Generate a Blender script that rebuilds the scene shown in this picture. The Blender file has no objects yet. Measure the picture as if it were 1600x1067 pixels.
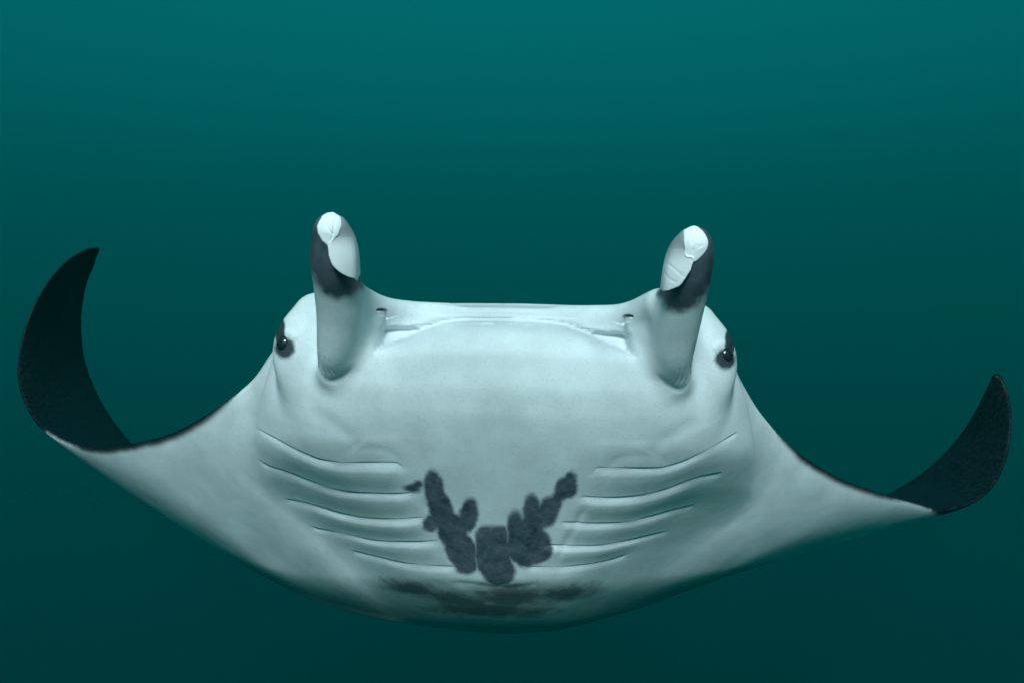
import bpy, math
import numpy as np
import openvdb
from mathutils import Vector
from mathutils.bvhtree import BVHTree

# ------------------------------------------------------------------ camera, water light, sun, exposure
SC = bpy.context.scene
COL = SC.collection
cam_d = bpy.data.cameras.new('camera'); cam = bpy.data.objects.new('camera', cam_d); COL.objects.link(cam)
cam.location = (0, 0, 0); cam.rotation_euler = (math.radians(90), 0, 0)
cam_d.sensor_width = 36.0; cam_d.lens = 30.0          # 0.6 = tan(half width)
cam_d.clip_start = 0.05; cam_d.clip_end = 600
SC.camera = cam

SUN_EL, SUN_AZ = math.radians(35), math.radians(183)     # azimuth: direction the light comes from (0 = +Y, ahead)
world = bpy.data.worlds.new('World'); SC.world = world; world.use_nodes = True
wn = world.node_tree; wn.nodes.clear()
sky = wn.nodes.new('ShaderNodeTexSky'); sky.sky_type = 'NISHITA'; sky.sun_disc = False
sky.sun_elevation = SUN_EL; sky.sun_rotation = SUN_AZ
bg = wn.nodes.new('ShaderNodeBackground'); bg.inputs['Strength'].default_value = 0.07
wo = wn.nodes.new('ShaderNodeOutputWorld')
tint = wn.nodes.new('ShaderNodeMix'); tint.data_type = 'RGBA'; tint.blend_type = 'MULTIPLY'; tint.inputs[0].default_value = 1.0
tint.inputs[7].default_value = (0.015, 0.74, 0.51, 1)       # skylight that has come down through the sea
wn.links.new(sky.outputs[0], tint.inputs[6]); wn.links.new(tint.outputs[2], bg.inputs[0]); wn.links.new(bg.outputs[0], wo.inputs[0])

sun_d = bpy.data.lights.new('sun', 'SUN'); sun_d.energy = 5.0; sun_d.angle = math.radians(14); sun_d.color = (0.81, 0.94, 1.0)
sun = bpy.data.objects.new('sun', sun_d); COL.objects.link(sun)
sdir = Vector((math.sin(SUN_AZ) * math.cos(SUN_EL), math.cos(SUN_AZ) * math.cos(SUN_EL), math.sin(SUN_EL)))
sun.rotation_euler = sdir.to_track_quat('Z', 'Y').to_euler(); sun.location = sdir * 10

vs = SC.view_settings; vs.view_transform = 'Standard'; vs.look = 'None'; vs.gamma = 1; vs.exposure = 1.84; vs.use_curve_mapping = False
SC.render.engine = 'CYCLES'
SC.cycles.volume_bounces = 1; SC.cycles.max_bounces = 8; SC.cycles.use_denoising = True
SC.cycles.volume_step_rate = 1.0

WATER_TOP, WATER_DENSITY = 33.0, 0.027
WATER_COLOR = (0.0, 0.150, 0.151)

# ------------------------------------------------------------------ helpers
K = 0.00075
def P(px, py, d):
    """front-elevation coordinates (px, py) at a distance d -> metres"""
    px, py, d = np.broadcast_arrays(np.asarray(px, float), np.asarray(py, float), np.asarray(d, float))
    return np.stack([(px - 800) * K * d, d, (533.5 - py) * K * d], -1)
def elev(p):
    return 800 + p[..., 0] / (K * p[..., 1]), 533.5 - p[..., 2] / (K * p[..., 1])
def sstep(a, b, x):
    t = np.clip((x - a) / (b - a), 0, 1); return t * t * (3 - 2 * t)
def smin(a, b, k):
    h = np.maximum(k - np.abs(a - b), 0) / k
    return np.minimum(a, b) - h * h * k * 0.25
def pchip(x, xs, ys):
    xs = np.asarray(xs, float); ys = np.asarray(ys, float)
    h = np.diff(xs); dl = np.diff(ys) / h
    m = np.zeros_like(ys); m[0] = dl[0]; m[-1] = dl[-1]
    for i in range(1, len(xs) - 1):
        if dl[i - 1] * dl[i] > 0:
            w1 = 2 * h[i] + h[i - 1]; w2 = h[i] + 2 * h[i - 1]
            m[i] = (w1 + w2) / (w1 / dl[i - 1] + w2 / dl[i])
    x = np.clip(x, xs[0], xs[-1]); i = np.clip(np.searchsorted(xs, x) - 1, 0, len(xs) - 2)
    t = (x - xs[i]) / h[i]
    return ((1 + 2 * t) * (1 - t) ** 2 * ys[i] + t * (1 - t) ** 2 * h[i] * m[i] + t * t * (3 - 2 * t) * ys[i + 1] + t * t * (t - 1) * h[i] * m[i + 1])
def catmull(pts, n):
    pts = np.asarray(pts, float)
    q = np.vstack([2 * pts[0] - pts[1], pts, 2 * pts[-1] - pts[-2]])
    t = np.linspace(0, len(pts) - 1 - 1e-9, n); i = t.astype(int); f = (t - i)[:, None]
    a, b, c, d = q[i], q[i + 1], q[i + 2], q[i + 3]
    return 0.5 * (2 * b + (c - a) * f + (2 * a - 5 * b + 4 * c - d) * f * f + (3 * b - a - 3 * c + d) * f ** 3)
def lattice_noise(p, seed):
    """smooth value noise at points p (N,3), -1..1"""
    i = np.floor(p).astype(np.int64); f = p - i; f = f * f * (3 - 2 * f); out = 0
    for c in range(8):
        o = np.array([c & 1, c >> 1 & 1, c >> 2 & 1]); j = i + o
        h = (j[..., 0] * 374761393 + j[..., 1] * 668265263 + j[..., 2] * 2147483647 + seed * 1274126177) & 0xffffffff
        h = ((h ^ (h >> 13)) * 1274126177) & 0xffffffff; h = (h ^ (h >> 16)) / 2147483647.5 - 1
        w = np.prod(np.where(o, f, 1 - f), -1); out = out + h * w
    return out
def fbm(p, sc, seed, n=3):
    return sum(lattice_noise(p * sc * 2 ** k, seed + k) * 0.5 ** k for k in range(n)) / 1.75

VOX = 0.007                                                # voxel of the body surface, metres

# ------------------------------------------------------------------ manta: the disc (body and both wings)
# leading edge (x, y, depth), trailing edge (x, y, depth), half thickness
ST = [((155,387,4.45),(155,391,4.50),.008), ((135,389,4.42),(146,415,4.55),.011), ((100,410,4.35),(133,450,4.60),.014),
 ((62,458,4.25),(126,505,4.65),.017), ((36,520,4.15),(134,570,4.65),.020), ((27,575,4.03),(165,640,4.62),.023),
 ((35,622,3.92),(215,705,4.60),.026), ((60,663,3.80),(290,785,4.50),.029), ((100,690,3.65),(365,866,4.40),.033),
 ((150,701,3.48),(420,901,4.30),.037), ((200,695,3.33),(480,932,4.20),.041), ((260,680,3.18),(540,953,4.12),.045),
 ((322,648,3.02),(600,967,4.05),.052), ((390,598,2.90),(650,976,4.02),.062), ((430,545,2.86),(690,981,4.00),.080),
 ((480,505,2.85),(715,985,4.00),.10), ((560,482,2.85),(740,987,4.00),.115), ((680,477,2.85),(765,989,4.00),.12),
 ((790,477,2.85),(785,990,4.00),.12), ((900,480,2.85),(805,990,4.00),.12), ((1020,489,2.85),(825,988,4.00),.115),
 ((1095,515,2.85),(845,987,4.00),.10), ((1138,552,2.86),(870,985,4.00),.080), ((1158,595,2.90),(905,977,4.00),.062),
 ((1192,650,2.97),(950,964,4.03),.052), ((1243,703,3.10),(1000,948,4.08),.045), ((1303,743,3.25),(1060,926,4.14),.041),
 ((1362,767,3.40),(1120,903,4.20),.037), ((1421,785,3.55),(1180,883,4.30),.033), ((1470,797,3.68),(1250,855,4.40),.029),
 ((1515,788,3.80),(1330,803,4.45),.026), ((1552,760,3.92),(1395,768,4.50),.023), ((1575,710,4.05),(1448,734,4.50),.020),
 ((1581,655,4.15),(1495,687,4.50),.017), ((1576,615,4.25),(1526,638,4.45),.014), ((1566,590,4.30),(1545,600,4.42),.011),
 ((1556,582,4.35),(1555,586,4.40),.008)]
NU, NS, NB = 960, 440, 80
le = catmull([P(s[0][0], s[0][1], s[0][2] - 0.30 * min(max((s[0][2] - 2.9) / 1.4, 0), 1)) for s in ST], NU); WINGF = lambda i: 0.20 * min(max((i - 5) / 4, 0), 1) * min(max((13.5 - i) / 3.5, 0), 1)
te = catmull([P(s[1][0], s[1][1], -WINGF(min(k, 36 - k)) + s[1][2] - 0.30 - 0.22 * min(max((4.55 - s[1][2]) / 0.35, 0), 1) - 0.2 * min(max((4.15 - s[1][2]) / 0.15, 0), 1)) for k, s in enumerate(ST)], NU)
th = np.maximum(catmull([[s[2]] for s in ST], NU)[:, 0], .007)

GL = [[(398.6,668),(431,685),(467,704),(504,718),(541,722.5),(576,722),(617,722.5),(628,728)],
 [(402.7,719),(417,726.6),(446,736),(483,750),(514,761.6),(545,768),(576,770),(617,771),(646,769)],
 [(446,778.6),(473,784),(504,792.6),(535,802),(576,809),(613,810.7),(660,808)],
 [(486,821),(491,823.5),(514,828.6),(545,835),(586,844),(617,846),(650,846),(685,844)],
 [(550,859.6),(588,869),(638,880),(669,882.7),(711,884.6)]]
GR = [[(927,736),(933,730),(975,731),(1025,731),(1060,723),(1094,708),(1129,688.5),(1152,675)],
 [(908,775),(952,777),(991,775),(1029,767),(1060,756),(1091,745),(1127,737.7)],
 [(879,815),(925,817),(968,816),(1010,807.7),(1048,797),(1083,788.5)],
 [(856,850),(887,852),(925,852),(975,845),(1010,836.5),(1043,829)],
 [(825,885),(868,885),(914,881.5),(952,874),(979,865)]]
X0, ROLL = 789.0, 0.025                                    # head frame: centre line and roll
def head(px, py):
    hx = px - X0; return hx, py - ROLL * hx
HY = [455, 470, 505, 560, 600, 640, 680, 720, 780, 850, 890, 915, 940, 965, 995]
HF = [2.64, 2.60, 2.535, 2.492, 2.495, 2.515, 2.552, 2.60, 2.685, 2.785, 2.84, 2.885, 2.97, 3.09, 3.35]
HA = [.42, .42, .42, .42, .42, .42, .43, .46, .54, .72, .88, .95, 1.05, 1.1, 1.1]
WY = [455, 470, 520, 560, 640, 700, 750, 800, 850, 900, 940, 970, 995]
WW = [315, 325, 350, 364, 388, 396, 390, 365, 330, 300, 270, 245, 220]
MX = [0, 60, 90, 115, 148, 180, 203]; MY = [504, 505.5, 509, 516, 528, 540, 553]
def mouth_line(hx): return pchip(np.abs(hx), MX, MY) + np.maximum(np.abs(hx) - 203, 0) * 1.2
def barrel(px, py):
    hx, hy = head(px, py)
    F = pchip(hy, HY, HF); W = pchip(hy, WY, WW)
    t = np.abs(hx) / W
    se = np.where(t < .985, 1 - (1 - np.minimum(t, .985) ** 2.3) ** (1 / 2.3), 0.80 + (t - .985) * 6)
    d = F + pchip(hy, HY, HA) * (se + (t ** 2.8 - se) * sstep(690, 820, hy))
    # mouth: the upper jaw lies behind the lower lip, with a pocket at each corner
    m = mouth_line(hx); dy = hy - m; ax = np.abs(hx)
    open_ = sstep(208, 188, ax)
    crown = 0.05 * np.exp(-np.maximum(hy - 474, 0) / 5.0)
    lip = 0.070 * np.exp(-np.maximum(dy, 0) / 8.5) * sstep(215, 150, ax)
    u_edge = 514 + 1.0 * sstep(120, 180, ax)
    jaw = 0.085 - 0.015 * sstep(508, 480, hy) + 0.012 * np.exp(-((hy - 489) / 4.0) ** 2) * sstep(165, 90, ax)
    jaw = jaw * (1 - 0.45 * sstep(120, 200, ax))
    pocket = 0.032 * sstep(u_edge - 1.6, u_edge + 1.6, hy) * sstep(90, 110, ax)
    gutter = 0.018 * np.exp(-((dy + 5) / 4.0) ** 2) * sstep(150, 110, ax)
    rec = (jaw + pocket + gutter) * open_
    d = d + crown + np.where(dy > 0, lip, 0) + sstep(1.8, -1.8, dy) * (rec - 0 * lip) * (hy < 560)
    return d

def disc_mesh(nu_idx, ns, nb):
    A, B, T = le[nu_idx], te[nu_idx], th[nu_idx]
    nu = len(nu_idx)
    def sheet(s, sign):
        M = A[:, None] * (1 - s)[None, :, None] + B[:, None] * s[None, :, None]
        off = 0.16 * (np.clip((s - .74) / .26, 0, 1) ** 2)[None] * sstep(.30, .20, np.abs(np.arange(nu) / (nu - 1.0) - .5))[:, None]
        M = M * (1 + off / M[..., 1])[..., None]
        du = np.gradient(M, axis=0); ds = (B - A)[:, None] + 0 * M
        n = np.cross(du, ds); n /= np.linalg.norm(n, axis=-1, keepdims=True) + 1e-12     # +n : ventral on inspection below
        pr = (1.75 * np.sqrt(s) if sign == sg0 else 1.9 * s ** 0.34) * (1 - s) ** 0.75
        tk = np.maximum(T[:, None] * pr[None], 0.0085 * np.clip((1 - s) / .012, 0, 1)[None] * np.clip(s / .2, 0, 1)[None])
        return M + sign * n * tk[..., None]
    s = np.linspace(0, 1, ns) ** 1.35
    sg0 = 0
    # sign so that the underside faces the viewer at the centre
    mid = sheet(np.array([0.4, 0.5]), 1.0)[nu // 2, 0, 1]; mid2 = sheet(np.array([0.4, 0.5]), -1.0)[nu // 2, 0, 1]
    sg = 1.0 if mid < mid2 else -1.0
    sg0 = sg; V = sheet(s, sg)
    px, py = elev(V)
    bd = barrel(px, py)
    inner = (np.abs(px - X0) < 470) & (np.arange(nu)[:, None] > nu * 0.22) & (np.arange(nu)[:, None] < nu * 0.78)
    dn = smin(V[..., 1], np.where(inner, bd, 9.0), 0.18)
    edge = sstep(0, 0.004, s)[None] * sstep(1.0, 0.96, s)[None]
    dn = V[..., 1] + (dn - V[..., 1]) * edge
    V = P(px, py, dn)
    sb = np.linspace(0, 1, nb) ** 1.6
    Dm = sheet(sb, -sg)
    ring = np.concatenate([V, Dm[:, -2:0:-1]], axis=1)       # ventral LE->TE then dorsal back
    m = ring.shape[1]
    idx = np.arange(nu * m).reshape(nu, m)
    a = idx[:-1]; b = idx[1:]
    q = np.stack([a, b, np.roll(b, -1, 1), np.roll(a, -1, 1)], -1).reshape(-1, 4)
    verts = ring.reshape(-1, 3)
    c0 = len(verts); verts = np.vstack([verts, ring[0].mean(0), ring[-1].mean(0)])
    r = np.arange(m)
    t0 = np.stack([np.full(m, c0), idx[0][r], idx[0][(r + 1) % m]], -1)
    t1 = np.stack([np.full(m, c0 + 1), idx[-1][(r + 1) % m], idx[-1][r]], -1)
    return verts, q, np.vstack([t0, t1]), m
verts, quads, tris, RING = disc_mesh(np.arange(NU), NS, NB)
p = verts[quads]; vol = np.einsum('ij,ij->i', p[:, 0], np.cross(p[:, 1], p[:, 2])).sum() + np.einsum('ij,ij->i', p[:, 0], np.cross(p[:, 2], p[:, 3])).sum()
if vol < 0: quads = quads[:, ::-1].copy(); tris = tris[:, ::-1].copy()

HWID = 9.0
xf = openvdb.createLinearTransform(voxelSize=VOX)
grid = openvdb.FloatGrid.createLevelSetFromPolygons(verts.astype(np.float32), triangles=tris.astype(np.uint32), quads=quads.astype(np.uint32), transform=xf, halfWidth=HWID)

# ------------------------------------------------------------------ manta: head sides, horns (rolled cephalic fins) and their webs, blended into the disc
lo = np.floor(np.array([-0.86, 2.02, -0.40]) / VOX).astype(int); hi = np.ceil(np.array([0.90, 3.0, 0.48]) / VOX).astype(int)
box = np.zeros(hi - lo + 1, np.float32)
grid.copyToArray(box, ijk=tuple(int(v) for v in lo))
BAND = np.float32(VOX * HWID)
gx, gy, gz = [(np.arange(lo[k], hi[k] + 1) * VOX).astype(np.float32) for k in range(3)]
def round_cone(pts3, a, b, ra, rb):
    x, y, z = pts3
    ba = b - a; L2 = float(ba @ ba)
    t = np.clip(((x - a[0]) * ba[0] + (y - a[1]) * ba[1] + (z - a[2]) * ba[2]) / L2, 0, 1)
    return np.sqrt((x - a[0] - t * ba[0]) ** 2 + (y - a[1] - t * ba[1]) ** 2 + (z - a[2] - t * ba[2]) ** 2) - (ra + (rb - ra) * t)
def chain_field(pts3, chain, k):
    f = None
    C = catmull([np.append(P(px, py, d), r * K * d) for px, py, d, r in chain], 9 * len(chain))
    for a, b in zip(C[:-1], C[1:]):
        g = round_cone(pts3, a[:3], b[:3], a[3], b[3])
        f = g if f is None else np.minimum(f, g)
    return f
def add_chain(chain, k_in, k_out):
    C = np.array([P(px, py, d) for px, py, d, r in chain]); R = max(r * K * d for px, py, d, r in chain) + 0.13
    a = np.maximum(np.floor((C.min(0) - R) / VOX).astype(int) - lo, 0); b = np.minimum(np.ceil((C.max(0) + R) / VOX).astype(int) - lo, np.array(box.shape) - 1)
    sl = tuple(slice(a[k], b[k] + 1) for k in range(3))
    g = (gx[sl[0]][:, None, None], gy[sl[1]][None, :, None], gz[sl[2]][None, None, :])
    f = chain_field(g, chain, k_in)
    box[sl] = np.clip(smin(box[sl], f.astype(np.float32), k_out), -BAND, BAND)
def mirrored(ch, s):       # head-frame chain (hx, hy, d, r) -> elevation
    return [(X0 + s * hx, hy + ROLL * s * hx, d, r) for hx, hy, d, r in ch]
HORN_L = [(517,580,2.595,17), (525,545,2.54,29), (530,490,2.475,35), (527,450,2.42,36), (524,412,2.365,38), (522,384,2.33,36), (518,361,2.30,28)]
HORN_R = [(1060,592,2.595,17), (1053,557,2.54,29), (1058,508,2.475,35), (1066,470,2.42,36), (1072,432,2.365,38), (1078,403,2.33,37), (1084,383,2.30,29)]
HEADSIDE = [(292,505,2.74,40), (316,545,2.71,43), (318,590,2.71,38), (300,660,2.76,24)]
WEB = [(236,468,2.50,20), (200,484,2.60,19), (150,491,2.665,14), (90,492,2.69,10)]
WEB2 = [(248,470,2.54,18), (232,510,2.585,32), (236,548,2.605,26)]
for s in (-1, 1):
    add_chain(mirrored(HEADSIDE, s), 0.03, 0.036)
    add_chain(mirrored(WEB, s), 0.03, 0.05)
    add_chain(mirrored(WEB2, s), 0.03, 0.05)
add_chain(HORN_L, 0.03, 0.06); add_chain(HORN_R, 0.03, 0.06)
grid.copyFromArray(box, ijk=tuple(int(v) for v in lo))
pts, tri_o, quad_o = grid.convertToPolygons(isovalue=0.0, adaptivity=0.0)
pts = np.asarray(pts, np.float64); quad_o = np.asarray(quad_o, np.int64)
del box, grid

def vnormals(p, q):
    n = np.cross(p[q[:, 2]] - p[q[:, 0]], p[q[:, 3]] - p[q[:, 1]])
    out = np.zeros_like(p)
    for k in range(4):
        for c in range(3): out[:, c] += np.bincount(q[:, k], n[:, c], len(p))
    return out / (np.linalg.norm(out, axis=1, keepdims=True) + 1e-12)
nrm = vnormals(pts, quad_o)
if (nrm * (pts - pts.mean(0))).sum() < 0: quad_o = quad_o[:, ::-1].copy(); nrm = -nrm
def smooth_field(p, q, f, ok, steps):
    cnt = np.zeros(len(p))
    for k in range(4): cnt += np.bincount(q[:, k], minlength=len(p)) * 2.0
    for st_ in steps:
        acc = np.zeros((len(p), f.shape[1]))
        for k in range(4):
            a, b = q[:, k], q[:, (k + 1) % 4]
            for c in range(f.shape[1]): acc[:, c] += np.bincount(a, f[b, c], len(p)) + np.bincount(b, f[a, c], len(p))
        g = acc / np.maximum(cnt, 1)[:, None] - f; f = f + st_ * ok[:, None] * g
    return f
# iron out the joints of the horns
hz_ = np.minimum(chain_field((pts[:, 0], pts[:, 1], pts[:, 2]), HORN_L, 0), chain_field((pts[:, 0], pts[:, 1], pts[:, 2]), HORN_R, 0))
near_ = np.nonzero(hz_ < 0.06)[0]; qs_ = quad_o[(hz_[quad_o] < 0.06).all(1)]; mp_ = np.full(len(pts), -1); mp_[near_] = np.arange(len(near_)); qs_ = mp_[qs_]
pts[near_] = smooth_field(pts[near_], qs_, pts[near_], sstep(.045, .02, hz_[near_]), [0.5, -0.52] * 8)
nrm = vnormals(pts, quad_o)
# finer faces where the viewer is: every quad of the head, chest and gills is split in four, its neighbours take the extra corners
def refine(p, q, n, vis):
    sel = vis[q].all(1)
    e = np.sort(np.stack([q, np.roll(q, -1, 1)], -1).reshape(-1, 2), 1)
    key = e[:, 0] * len(p) + e[:, 1]
    fe = key.reshape(-1, 4); skeys = np.unique(fe[sel]); nv = len(p)
    mid = 0.5 * (p[skeys // len(p)] + p[skeys % len(p)]); cen = p[q[sel]].mean(1)
    newp = np.vstack([p, mid, cen]); ns_ = int(sel.sum())
    pos = np.clip(np.searchsorted(skeys, fe), 0, len(skeys) - 1); has = skeys[pos] == fe; me_ = nv + pos
    Q = q[sel]; M = me_[sel]; Cn = nv + len(mid) + np.arange(ns_)
    fine = np.concatenate([np.stack([Q[:, k], M[:, k], Cn, M[:, k - 1]], -1) for k in range(4)])
    part = ~sel & has.any(1); plain = q[~sel & ~part]
    ng = []
    for f, h, m_ in zip(q[part].tolist(), has[part].tolist(), me_[part].tolist()):
        r = []
        for k in range(4):
            r.append(f[k])
            if h[k]: r.append(m_[k])
        ng.append(r)
    quads_ = np.vstack([plain, fine])
    # relax the new points on to a smooth surface
    soft = np.zeros(len(newp)); soft[nv:] = 1; soft[np.unique(Q)] = 1; soft[[i for r in ng for i in r]] = 0
    for it in range(4):
        acc = np.zeros_like(newp); cnt = np.zeros(len(newp))
        for k in range(4):
            a, b = fine[:, k], fine[:, (k + 1) % 4]
            for u, w in ((a, b), (b, a)):
                cnt += np.bincount(u, minlength=len(newp))
                for c in range(3): acc[:, c] += np.bincount(u, newp[w, c], len(newp))
        ok = (cnt > 0) & (soft > 0); newp[ok] += (0.5, -0.53)[it % 2] * (acc[ok] / cnt[ok, None] - newp[ok])
    return newp, quads_, ng
ex, ey = elev(pts)
pts, quad_o, ngons = refine(pts, quad_o, nrm, ((nrm * -pts).sum(1) > -0.05) & (ex > 375) & (ex < 1205) & (ey > 318) & (ey < 935) & (pts[:, 1] < 3.4))
nrm = vnormals(pts, quad_o)
# once more along the gill slits, on the horn tips and round the nostrils
ex, ey = elev(pts); hx, hy = head(ex, ey); nearby = np.zeros(len(pts), bool)
for g in GL + GR:
    g = np.array(g, float); nearby |= (ex > g[0, 0] - 6) & (ex < g[-1, 0] + 6) & (np.abs(ey - pchip(ex, g[:, 0], g[:, 1])) < 8)
nearby |= ((np.abs(np.abs(hx) - 280) < 58) & (hy < 622)) | ((np.abs(hx) < 218) & (np.abs(hy - 527) < 35)) | ((np.abs(np.abs(hx) - 188) < 24) & (np.abs(hy - 500) < 20))
inner_ = np.ones(len(pts), bool); inner_[[i for r in ngons for i in r]] = False
pts, quad_o, ng2 = refine(pts, quad_o, nrm, nearby & inner_ & ((nrm * -pts).sum(1) > 0) & (ex > 390) & (ex < 1190) & (pts[:, 1] < 3.2)); ngons += ng2
nrm = vnormals(pts, quad_o)
bad = np.linalg.norm(nrm, axis=1) < .5
if bad.any(): print('lonely', bad.sum())
print('manta verts', len(pts), 'quads', len(quad_o))

# ------------------------------------------------------------------ where each point lies on the disc (span u, chord s, side)
iu = np.arange(0, NU, 5); cv, cq, ct, cm = disc_mesh(iu, 70, 40)
bvh = BVHTree.FromPolygons([tuple(v) for v in cv], [tuple(int(i) for i in f) for f in cq])
px, py = elev(pts)
mid_ = ((nrm * -pts).sum(1) > 0.1) & (np.abs(px - X0) < 340) & (py > 330) & (py < 870) & (pts[:, 1] < 3.0)   # plainly the middle of the underside
fi = np.full(len(pts), (len(iu) // 2) * cm + 30)
fi[~mid_] = [bvh.find_nearest(v)[2] for v in pts[~mid_].tolist()]
row = fi % cm; span = fi // cm / (len(iu) - 1.0)
dorsal = (row >= 69)
sb_ = np.linspace(0, 1, 40) ** 1.6; sv_ = np.linspace(0, 1, 70) ** 1.35
chord = np.where(dorsal, sb_[np.clip(39 - (row - 69), 0, 39)], sv_[np.clip(row, 0, 69)])
lex, ley = elev(le); lepx = lex[np.clip((span * (NU - 1)).astype(int), 0, NU - 1)]
si = np.clip((span * (NU - 1)).astype(int) + 2, 0, NU - 1)
sub = np.nonzero((~dorsal) & (chord < .2) & ((lepx < 480) | (lepx > 1100)))[0]; s0 = si[sub].copy(); best = np.full(len(sub), 1e9); bi = s0.astype(float)
for o in range(-9, 10):
    j = np.clip(s0 + o, 0, NU - 1); c_ = te[j] - le[j]; w_ = pts[sub] - le[j]
    d_ = ((w_ - ((w_ * c_).sum(1) / (c_ ** 2).sum(1))[:, None] * c_) ** 2).sum(1); u_ = d_ < best; best[u_] = d_[u_]; bi[u_] = j[u_]
si[sub] = bi.astype(int); lepx[sub] = lex[si[sub]]
ch_ = te[si] - le[si]
chord = np.where(dorsal, chord, ((pts - le[si]) * ch_).sum(1) / (ch_ ** 2).sum(1))
px, py = elev(pts); hx, hy = head(px, py)
view = -pts / np.linalg.norm(pts, axis=1, keepdims=True)
front = sstep(0.0, 0.15, (nrm * view).sum(1))
P3 = (pts[:, 0], pts[:, 1], pts[:, 2])
hornL = chain_field(P3, HORN_L, 0.03); hornR = chain_field(P3, HORN_R, 0.03)
horn = np.minimum(hornL, hornR)
ventral = front * (~dorsal) * sstep(0.012, 0.035, horn)

# ------------------------------------------------------------------ relief: gill slits, folds, nostrils, flaps
disp = np.zeros(len(pts))
for side, G in ((-1, GL), (1, GR)):
    for gi, g in enumerate(G):
        g = np.array(g); x0, x1 = g[0, 0], g[-1, 0]
        m = (px > x0 - 30) & (px < x1 + 30) & (ventral > 0) & (py > g[:, 1].min() - 60) & (py < g[:, 1].max() + 60)
        x = px[m]; dy = py[m] - pchip(x, g[:, 0], g[:, 1])
        fade = sstep(x0 - 3, x0 + 10, x) * sstep(x1 + 3, x1 - 10, x)
        wide = sstep(x0 - 15, x0 + 45, x) * sstep(x1 + 14, x1 - 25, x)
        inn = (x - x0) / (x1 - x0); inn = inn if side < 0 else 1 - inn      # 0 at the outer end, 1 at the chest
        a = -0.0030 * np.where(dy < 0, np.exp(-(dy / .8) ** 2), np.exp(-(dy / 4.5) ** 2)) * fade * (1 + .9 * np.sin(x * .061 + gi * 2.1) * np.sin(x * .023 + side)) * (1 - .3 * inn)
        disp[m] += a * ventral[m]
    # the flaps between the slits: each swells just under its slit and tucks in under the next
    C = [(np.array(G[0]) - (0, 46))] + [np.array(g) for g in G] + [np.array(G[-1]) + (0, 34)]
    for gi in range(len(C) - 1):
        ga, gb = C[gi], C[gi + 1]; x0, x1 = max(ga[0, 0], gb[0, 0] - 40), min(ga[-1, 0], gb[-1, 0] + 40)
        m = (px > x0 - 25) & (px < x1 + 25) & (ventral > 0)
        x = px[m]; ya = pchip(x, ga[:, 0], ga[:, 1]); yb = pchip(x, gb[:, 0], gb[:, 1]); v_ = (py[m] - ya) / np.maximum(yb - ya, 8)
        inn = np.clip((x - x0) / (x1 - x0), 0, 1); inn = inn if side < 0 else 1 - inn
        e0, e1 = (70, 26) if side < 0 else (26, 70)
        wide = sstep(x0 - 20, x0 + e0, x) * sstep(x1 + 18, x1 - e1, x)
        h = np.where(v_ < .3, sstep(0, .3, v_), np.cos(np.clip((v_ - .3) / .7, 0, 1) * np.pi) * .5 + .5) * ((v_ > 0) & (v_ < 1))
        h = h * (.2 if gi == 0 else .55 if gi == len(C) - 2 else 1)
        disp[m] += (0.0072 + .0018 * math.sin(3.1 * gi + side)) * h * wide * (.45 + .55 * inn) * ventral[m]
def groove(line, depth, width, n=30, mask=None, end=8.0, which=None):
    """soft crease along a polyline in elevation coordinates"""
    L = catmull(line, n)
    w = (ventral if which is None else which)
    lo_, hi_ = L.min(0) - 4 * width, L.max(0) + 4 * width
    m = (px > lo_[0]) & (px < hi_[0]) & (py > lo_[1]) & (py < hi_[1]) & (w > 0)
    if not m.any(): return
    q = np.stack([px[m], py[m]], 1); best = np.full(len(q), 1e9); tt = np.zeros(len(q))
    for i in range(n - 1):
        a, b = L[i], L[i + 1]; ab = b - a; t = np.clip(((q - a) @ ab) / (ab @ ab + 1e-9), 0, 1)
        d = np.linalg.norm(q - a - t[:, None] * ab, axis=1); u = d < best
        best[u] = d[u]; tt[u] = (i + t[u]) / (n - 1)
    e = sstep(0, .2, tt) * sstep(1, .8, tt) if end else 1.0
    disp[m] -= depth * np.exp(-(best / width) ** 2) * e * w[m]
for s in (-1, 1):
    H = lambda pts_: [(X0 + s * a, b + ROLL * s * a) for a, b in pts_]
    groove(H([(312,640),(270,668),(240,690),(226,707)]), .003, 12)
    groove(H([(262,716),(240,709),(212,706),(185,709),(165,722),(158,745),(148,770)]), .0014, 7)
    groove(H([(130,778),(112,815),(95,845),(75,880)]), .003, 6)
    groove(H([(388,600),(395,650),(394,700),(372,760)]), .003, 16)
    groove(H([(326,541),(333,531),(345,527),(356,531)]), -.004, 5)          # upper lid
    groove(H([(330,558),(342,566),(354,562)]), -.0025, 5)
    # nostril: a hooked slit with a small flap under it
    groove(H([(198,490.5),(193,489),(187,490),(185,494),(184.5,502)]), .014, 1.6, end=0)
    groove(H([(192,497),(193,505),(196,520)]), -.003, 5)
    groove(H([(178,500),(175,515)]), -.003, 8)
    groove(H([(206,556),(192,547),(180,541),(164,534),(148,528.5),(125,520)]), .003, 3.0)
    groove(H([(150,513),(120,512),(95,511)]), .003, 2.0)
groove([(700,908),(745,913),(790,918),(850,910)], .003, 5)
groove([(640,895),(720,903),(790,906),(860,903),(930,893)], -.003, 12)

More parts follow.
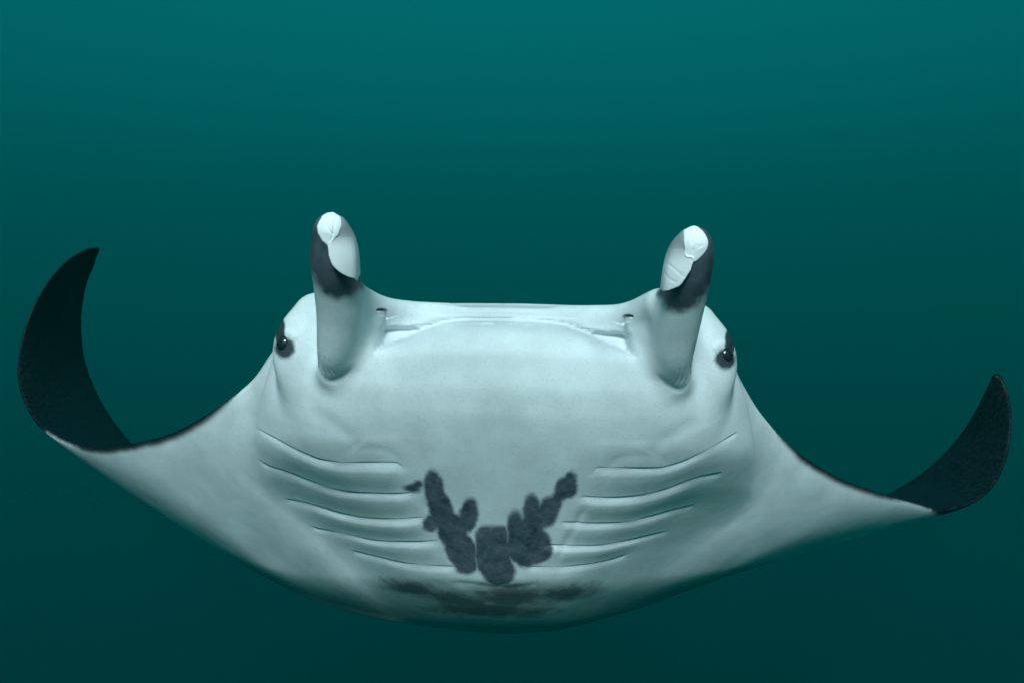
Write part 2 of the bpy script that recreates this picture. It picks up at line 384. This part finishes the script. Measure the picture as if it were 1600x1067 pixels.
def in_poly(poly, x, y):
    if len(poly) > 10: poly = catmull(list(poly[-1:]) + list(poly) + list(poly[:1]), 5 * len(poly))[3:-5]
    """signed distance in elevation units, positive inside"""
    poly = np.array(poly, float); n = len(poly); d = np.full(len(x), 1e9); ins = np.zeros(len(x), bool)
    for i in range(n):
        a, b = poly[i], poly[(i + 1) % n]; ab = b - a
        t = np.clip(((x - a[0]) * ab[0] + (y - a[1]) * ab[1]) / (ab @ ab + 1e-9), 0, 1)
        d = np.minimum(d, np.hypot(x - a[0] - t * ab[0], y - a[1] - t * ab[1]))
        c = ((a[1] > y) != (b[1] > y)) & (x < (b[0] - a[0]) * (y - a[1]) / (b[1] - a[1] + 1e-12) + a[0]); ins ^= c
    return np.where(ins, d, -d)
hornmask = sstep(0.02, 0.006, horn) * front
CAP = [[(516,330),(532,340),(533,354),(527.7,368),(519,376),(513.6,385),(503.8,376),(498,365),(496,355),(503.8,339)],
       [(1084,354),(1096,361),(1104,374),(1104,389),(1093,403),(1084.4,409),(1081.6,402),(1073,400.5),(1070,386),(1069,372),(1070,360)]]
FLAP = [[(514,380),(515,398),(520.6,412.8),(530.5,423.4),(546,431),(553,436.7),(560,434),(572,404),(566,366),(552,342),(538,334),(531,345),(531,358),(526,368)],
        [(1083,402),(1081.6,414.5),(1074,430),(1063,444),(1045,452),(1039,454.6),(1027,448),(1020,424),(1030,390),(1046,366),(1062,352),(1071,358),(1068,375),(1070,390),(1074,400)]]
DARK = [[(470,310),(580,310),(580,436),(562,446),(545,458),(526,464),(510,457),(497,440),(487,418),(470,400)],
        [(1020,330),(1135,330),(1135,420),(1108,446),(1085,474),(1062,485),(1046,479),(1032,460),(1020,440)]]
hm = hornmask > 0
wob = fbm(pts[hm], 60, 5) * 1.6
cap = np.zeros(len(pts)); flap = np.zeros(len(pts)); dark_h = np.zeros(len(pts)); fl_soft = np.zeros(len(pts))
for k in range(2):
    cd = in_poly(CAP[k], px[hm], py[hm]) + wob * .5; fd = in_poly(FLAP[k], px[hm], py[hm]) + wob * .6; dd = in_poly(DARK[k], px[hm], py[hm]) + wob * 3
    cap[hm] = np.maximum(cap[hm], sstep(-2.0, 1.2, cd)); flap[hm] = np.maximum(flap[hm], sstep(-.8, .8, fd))
    dark_h[hm] = np.maximum(dark_h[hm], sstep(-13, 3, dd))
ylow = np.where(px < X0, 437.0, 455.0)
disp += (flap * 0.024 * np.clip((py - (ylow - 66)) / 66, 0, 1) * sstep(.3, .75, (nrm * view).sum(1)) + .003 * cap) * hornmask
which = hornmask
for g in ([(514,384),(519,372),(521,357),(523,346)], [(519,366),(513,358),(510,350)], [(508,338),(515,334),(526,338)]):
    groove(g, .0022, 1.2, which=which, end=0)
for g in ([(1082,408),(1083,392),(1081,378),(1080,368),(1075,363)], [(1083,390),(1089,383),(1093,386)], [(1082,380),(1087,373),(1090,362)], [(1084,392),(1090,388),(1096,384)],
          [(1040,424),(1052,434),(1059,437)], [(1048,413),(1057,419),(1069,429)]):
    groove(g, .0008, 1.8, which=which, end=0)
for s in (-1, 1):                                            # wrinkles where the horn folds into the cheek
    for k in range(3):
        a = 288 - k * 8.0
        groove([(X0 + s * x, y + ROLL * s * x) for x, y in ((a + 3, 560 + 2 * k), (a, 578 + k * 2), (a - 6 - k, 592 + k * 1.2))], .0016 * (1, .6, .8)[k], (1.3, 1.8, 1.2, 2.0)[k], which=front * sstep(.05, .02, horn))
    groove([(X0 + s * x, y + ROLL * s * x) for x, y in ((296, 520), (295, 560), (288, 592), (272, 603), (250, 592), (232, 574))], .003, 5, which=front)
fr_ = np.nonzero(front > 0)[0]; disp[fr_] += 0.0009 * fbm(pts[fr_], 9, 31, 2) + 0.00025 * fbm(pts[fr_], 40, 77, 2)
pts = pts + nrm * disp[:, None]
nrm2 = vnormals(pts, quad_o)

# ------------------------------------------------------------------ pigment, and a little painted shade
n1 = np.zeros(len(pts)); n2 = np.zeros(len(pts)); fr_ = np.nonzero((front > 0) | (chord < .08))[0]; n1[fr_] = fbm(pts[fr_], 28, 3, 2); n2[fr_] = fbm(pts[fr_], 90, 9, 2)
dark = np.zeros(len(pts))
ink = np.zeros(len(pts))
wing_black = sstep(395, 310, np.where(lepx < X0, lepx, 1578 - lepx + 0.0 * lepx))     # black rim only outside the shoulders
outer = np.minimum(span, 1 - span)
rim = np.where(dorsal, sstep(.05, .3, wing_black), sstep(0.030, 0.012, (chord + .004) / np.maximum(wing_black, .08) - .004 - 0.10 * sstep(.205, .165, outer) + 0.018 * sstep(.19, .21, outer) * (1 - sstep(.215, .25, outer)) + 0.005 * n1) * sstep(.04, .15, wing_black))
ink = np.where((rim > .15) | (dorsal & (chord > .1)), 1.0, 0.0) * (horn > .03)
dark = np.maximum(dark, rim)
dark = np.maximum(dark, np.where(dorsal, sstep(0.06, 0.2, chord), 0))
# underside near the tips is edged in black
tipv = sstep(0.14, 0.10, outer) * (~dorsal); dark = np.maximum(dark, tipv)
# dusky trailing margin of the underside, deepened to paint in its fade into shade
dusk = sstep(.70, 1.0, chord + .03 * n1 ) * (~dorsal); dark = np.maximum(dark, dusk * .6)
ink = np.maximum(ink, tipv)
# chest blotches
def z(x, y): return 550 + x / 3.233, 680 + y / 3.233
BL = [(415,262,50,82,-8), (450,370,58,105,-22), (588,405,44,84,8), (505,480,72,92,-20), (555,590,72,100,-30), (400,445,38,40,0), (580,645,60,52,0),
 (300,266,34,17,8), (330,245,22,17,0), (715,590,98,128,0), (742,690,80,62,0), (675,512,52,54,0), (752,510,46,52,0),
 (825,480,44,92,0), (825,570,60,70,0), (908,390,44,86,0), (905,480,62,82,10), (990,385,50,78,20), (1020,345,34,60,25), (1078,268,58,50,-30), (1106,228,26,38,10),
 (925,560,78,88,20), (880,620,52,44,-20), (965,590,30,40,30)]
m = (ventral > 0) & (py > 720) & (py < 925) & (px > 620) & (px < 920)
q_ = pts[m]; wx = px[m] + 3.2 * fbm(q_, 22, 61) + 2.2 * fbm(q_, 75, 62); wy = py[m] + 3.2 * fbm(q_, 22, 63) + 2.2 * fbm(q_, 75, 64)
grp = []
for part_ in (BL[:9], BL[9:13], BL[13:]):
    fg = np.full(m.sum(), -60.0)
    for cx, cy, rx, ry, ang in part_:
        X, Y = z(cx, cy); rx /= 3.233; ry /= 3.233; a = math.radians(ang)
        dx, dy = wx - X, wy - Y; ex = (dx * math.cos(a) + dy * math.sin(a)) / rx; ey = (-dx * math.sin(a) + dy * math.cos(a)) / ry
        fg = -smin(-fg, -(1 - np.hypot(ex, ey)) * min(rx, ry), 3.0)
    grp.append(fg)
grp = np.sort(np.array(grp), 0); fld = grp[2] - np.maximum(grp[1] + 2.2, 0) * .6 + 1.4
dark[m] = np.maximum(dark[m], sstep(-3.6, 3.8, fld) * (0.93 + 0.08 * n1[m] + .06 * n2[m]))
# cloudy grey towards the rear of the belly
BB = [(640,918,50,12,8), (720,938,70,14,10), (800,930,70,22,0), (880,926,60,14,-8), (760,952,120,14,2)]
m = (ventral > 0) & (py > 880) & (py < 985) & (px > 560) & (px < 980)
fld = np.zeros(m.sum())
for cx, cy, rx, ry, ang in BB:
    a = math.radians(ang); dx, dy = px[m] - cx, py[m] - cy
    ex = (dx * math.cos(a) + dy * math.sin(a)) / rx; ey = (-dx * math.sin(a) + dy * math.cos(a)) / ry
    fld = np.maximum(fld, sstep(1.5, 0.3, np.hypot(ex, ey) + 0.35 * n1[m] + .2 * n2[m]))
dark[m] = np.maximum(dark[m], 0.85 * fld)
# horns
d_h = dark_h * (1 - np.clip(flap * (.30 + .70 * sstep(358, 396, np.where(px < X0, py, py - 22))) + cap, 0, 1)) * hornmask * (0.94 + .08 * n1)
dark = np.maximum(np.where(horn < 0.02, dark * sstep(0.0, 0.02, horn), dark), np.where(hm, d_h, 0))
back_h = (horn < 0.012) & (front < .5) & (py < np.where(px < X0, 430, 450)); dark = np.maximum(dark, back_h * 0.9)
# dark patch round each eye
for s in (-1, 1):
    ex = (s * hx - 344); ey = hy - 552
    near = (np.abs(ex) < 40) & (np.abs(ey) < 60) & (pts[:, 1] < 2.95) & (horn > 0.02)
    f = np.maximum(sstep(1.25, .75, np.hypot(ex / 16, ey / 16) + .10 * n2), sstep(1.2, .8, np.hypot((s * hx - 351) / 8, (hy - 528) / 25) + .08 * n2))
    dark = np.where(near, np.maximum(dark, f * .97), dark); ink = np.where(near, np.maximum(ink, f * .55), ink)
# nostril hollows: the shade inside them painted into the skin colour
for s in (-1, 1):
    d = np.hypot((s * hx - 191) / 8, (hy - 490) / 2.6); dark = np.maximum(dark, sstep(1.2, .6, d) * .8 * front * (horn > .02))
dark = np.clip(dark, 0, 1)
far_ = np.abs(px - X0) > 425; wi = np.nonzero(far_)[0]; qw = quad_o[far_[quad_o].all(1)]; mp_ = np.full(len(pts), -1); mp_[wi] = np.arange(len(wi)); qw = mp_[qw]
di = smooth_field(pts[wi], qw, np.stack([dark[wi], ink[wi]], 1), np.ones(len(wi)), [.6] * 3); dark[wi] = di[:, 0]; ink[wi] = di[:, 1]

def mesh_from(name, v, q, ng):
    me = bpy.data.meshes.new(name)
    li = np.concatenate([q.ravel(), np.array([i for r in ng for i in r], np.int64)]); nf = len(q) + len(ng)
    st = np.concatenate([np.arange(0, len(q) * 4, 4), len(q) * 4 + np.concatenate([[0], np.cumsum([len(r) for r in ng])[:-1]])])
    me.vertices.add(len(v)); me.vertices.foreach_set('co', v.astype(np.float32).ravel())
    me.loops.add(len(li)); me.loops.foreach_set('vertex_index', li.astype(np.int32))
    me.polygons.add(nf); me.polygons.foreach_set('loop_start', st.astype(np.int32))
    me.update(calc_edges=True); me.polygons.foreach_set('use_smooth', np.ones(nf, bool)); me.update()
    return me
BASE = np.array([-0.03, 3.3, -0.35])
me = mesh_from('body', pts - BASE, quad_o, ngons)
for nm, arr in (('dark', dark), ('ink', ink), ('flap', np.clip(cap + flap, 0, 1))):
    at = me.attributes.new(nm, 'FLOAT', 'POINT'); at.data.foreach_set('value', arr.astype(np.float32))

# ------------------------------------------------------------------ materials
def new_mat(name):
    m = bpy.data.materials.new(name); m.use_nodes = True; nt = m.node_tree; nt.nodes.clear(); return m, nt
skin, nt = new_mat('manta_skin'); N = nt.nodes; L = nt.links
out = N.new('ShaderNodeOutputMaterial'); bs = N.new('ShaderNodeBsdfPrincipled'); L.new(bs.outputs[0], out.inputs[0])
tc = N.new('ShaderNodeTexCoord')
def noise(scale, detail=3, rough=.55):
    n = N.new('ShaderNodeTexNoise'); n.inputs['Scale'].default_value = scale; n.inputs['Detail'].default_value = detail; n.inputs['Roughness'].default_value = rough
    L.new(tc.outputs['Object'], n.inputs['Vector']); return n.outputs['Fac']
def ramp(src, stops):
    r = N.new('ShaderNodeValToRGB'); L.new(src, r.inputs[0]); e = r.color_ramp.elements
    e[0].position, e[0].color = stops[0]; e[1].position, e[1].color = stops[1]
    for p_, c_ in stops[2:]: x = e.new(p_); x.color = c_
    return r.outputs[0]
def mix(a, b, f, mode='MIX'):
    m = N.new('ShaderNodeMix'); m.data_type = 'RGBA'; m.blend_type = mode
    for v, s in ((f, m.inputs[0]), (a, m.inputs[6]), (b, m.inputs[7])):
        if isinstance(v, (int, float)): s.default_value = v
        elif isinstance(v, tuple): s.default_value = v
        else: L.new(v, s)
    return m.outputs[2]
ad = N.new('ShaderNodeAttribute'); ad.attribute_name = 'dark'
af = N.new('ShaderNodeAttribute'); af.attribute_name = 'flap'
white = ramp(noise(7, 4), [(.35, (.58, .63, .655, 1)), (.65, (.70, .75, .775, 1))])
white = mix(white, ramp(noise(160, 2), [(.30, (.72, .74, .75, 1)), (.46, (1, 1, 1, 1))]), .4, 'MULTIPLY')
vor = N.new('ShaderNodeTexVoronoi'); vor.inputs['Scale'].default_value = 26; L.new(tc.outputs['Object'], vor.inputs['Vector'])
spots = ramp(vor.outputs['Distance'], [(.035, (.45, .5, .52, 1)), (.075, (1, 1, 1, 1))])
white = mix(white, spots, .35, 'MULTIPLY')
white = mix(white, (.88, .89, .9, 1), af.outputs['Fac'])
black = ramp(noise(70, 4, .7), [(.35, (.018, .033, .048, 1)), (.72, (.038, .062, .088, 1))])
vor2 = N.new('ShaderNodeTexVoronoi'); vor2.inputs['Scale'].default_value = 60; L.new(tc.outputs['Object'], vor2.inputs['Vector'])
black = mix(black, ramp(vor2.outputs['Distance'], [(.06, (.16, .19, .20, 1)), (.13, (0, 0, 0, 1))]), .12, 'ADD')
ai = N.new('ShaderNodeAttribute'); ai.attribute_name = 'ink'
black = mix(black, ramp(noise(55, 5, .75), [(.40, (.015, .02, .02, 1)), (.66, (.26, .29, .29, 1))]), ai.outputs['Fac'], 'MULTIPLY')
colr = mix(white, black, ad.outputs['Fac'])
L.new(colr, bs.inputs['Base Color'])
bs.inputs['Roughness'].default_value = .48; bs.inputs['Specular IOR Level'].default_value = .13
bp = N.new('ShaderNodeBump'); bp.inputs['Strength'].default_value = .12; bp.inputs['Distance'].default_value = .003
L.new(noise(120, 4, .6), bp.inputs['Height']); L.new(bp.outputs[0], bs.inputs['Normal'])

eye_m, nt = new_mat('eye_dark'); N = nt.nodes; L = nt.links
out = N.new('ShaderNodeOutputMaterial'); bs = N.new('ShaderNodeBsdfPrincipled'); L.new(bs.outputs[0], out.inputs[0])
tc = N.new('ShaderNodeTexCoord')
L.new(ramp(noise(60, 3), [(.4, (.006, .009, .012, 1)), (.7, (.022, .028, .034, 1))]), bs.inputs['Base Color'])
bs.inputs['Roughness'].default_value = .20
pup_m, nt = new_mat('pupil_black'); N = nt.nodes; L = nt.links
out = N.new('ShaderNodeOutputMaterial'); bs = N.new('ShaderNodeBsdfPrincipled'); L.new(bs.outputs[0], out.inputs[0])
tc = N.new('ShaderNodeTexCoord'); L.new(ramp(noise(30, 2), [(.3, (.002, .003, .004, 1)), (.7, (.006, .007, .008, 1))]), bs.inputs['Base Color'])
bs.inputs['Roughness'].default_value = .08

# ------------------------------------------------------------------ objects
root = bpy.data.objects.new('manta_ray', None); COL.objects.link(root); root.location = BASE
root['label'] = 'white-bellied manta ray facing the viewer with dark curled wing tips'; root['category'] = 'manta ray'
me.materials.append(skin)
body = bpy.data.objects.new('body', me); COL.objects.link(body); body.parent = root

def ellipsoid(name, nu=28, nv=18, dent=0.0):
    a = np.linspace(0, 2 * np.pi, nu, endpoint=False); b = np.linspace(0, np.pi, nv)
    v = [(math.sin(t) * math.cos(f), math.sin(t) * math.sin(f), math.cos(t) * (1 + dent * max(0, math.cos(t)) ** 6)) for t in b for f in a]
    q = [(i * nu + j, (i + 1) * nu + j, (i + 1) * nu + (j + 1) % nu, i * nu + (j + 1) % nu) for i in range(nv - 1) for j in range(nu)]
    m_ = bpy.data.meshes.new(name); m_.from_pydata(v, [], q); m_.update(); m_.polygons.foreach_set('use_smooth', np.ones(len(q), bool)); return m_
eye_me = ellipsoid('eye', dent=.12); eye_me.materials.append(eye_m)
pup_me = ellipsoid('pupil'); pup_me.materials.append(pup_m)
for s in (-1, 1):
    e = bpy.data.objects.new('eye', eye_me); COL.objects.link(e); e.parent = root
    ex, ey = X0 + s * 347, 545 + ROLL * s * 347
    near = np.nonzero((np.abs(px - ex) < 9) & (np.abs(py - ey) < 9) & (pts[:, 1] < 3.0) & (front > .3))[0]; near = near[pts[near, 1] < pts[near, 1].min() + 0.045]
    c = pts[near].mean(0) - 0.0165 * nrm2[near].mean(0) / np.linalg.norm(nrm2[near].mean(0))
    e.location = c - BASE; e.scale = (.026, .030, .026)
    e.rotation_euler = Vector((s * 0.80, -0.60, 0.05)).to_track_quat('Z', 'Y').to_euler()
    pu = bpy.data.objects.new('pupil', pup_me); COL.objects.link(pu); pu.parent = e
    pu.location = (0, 0, .72); pu.scale = (.5, .3, .42)

# ------------------------------------------------------------------ the water all round
v = [(x, y, zz) for x in (-140, 140) for y in (-60, 210) for zz in (-85, WATER_TOP)]
f = [(0, 1, 3, 2), (4, 6, 7, 5), (0, 4, 5, 1), (2, 3, 7, 6), (0, 2, 6, 4), (1, 5, 7, 3)]
wm = bpy.data.meshes.new('haze'); wm.from_pydata(v, [], f); wm.update()
mat, nt = new_mat('sea_water'); N = nt.nodes; L = nt.links
out = N.new('ShaderNodeOutputMaterial'); pv = N.new('ShaderNodeVolumePrincipled'); L.new(pv.outputs[0], out.inputs['Volume'])
pv.inputs['Color'].default_value = (*WATER_COLOR, 1); pv.inputs['Density'].default_value = WATER_DENSITY; pv.inputs['Absorption Color'].default_value = (0, 0, 0, 1)
pv.inputs['Anisotropy'].default_value = 0.0
wm.materials.append(mat)
hz = bpy.data.objects.new('haze', wm); COL.objects.link(hz); hz['kind'] = 'stuff'; hz['label'] = 'clear teal sea water filling the whole view'
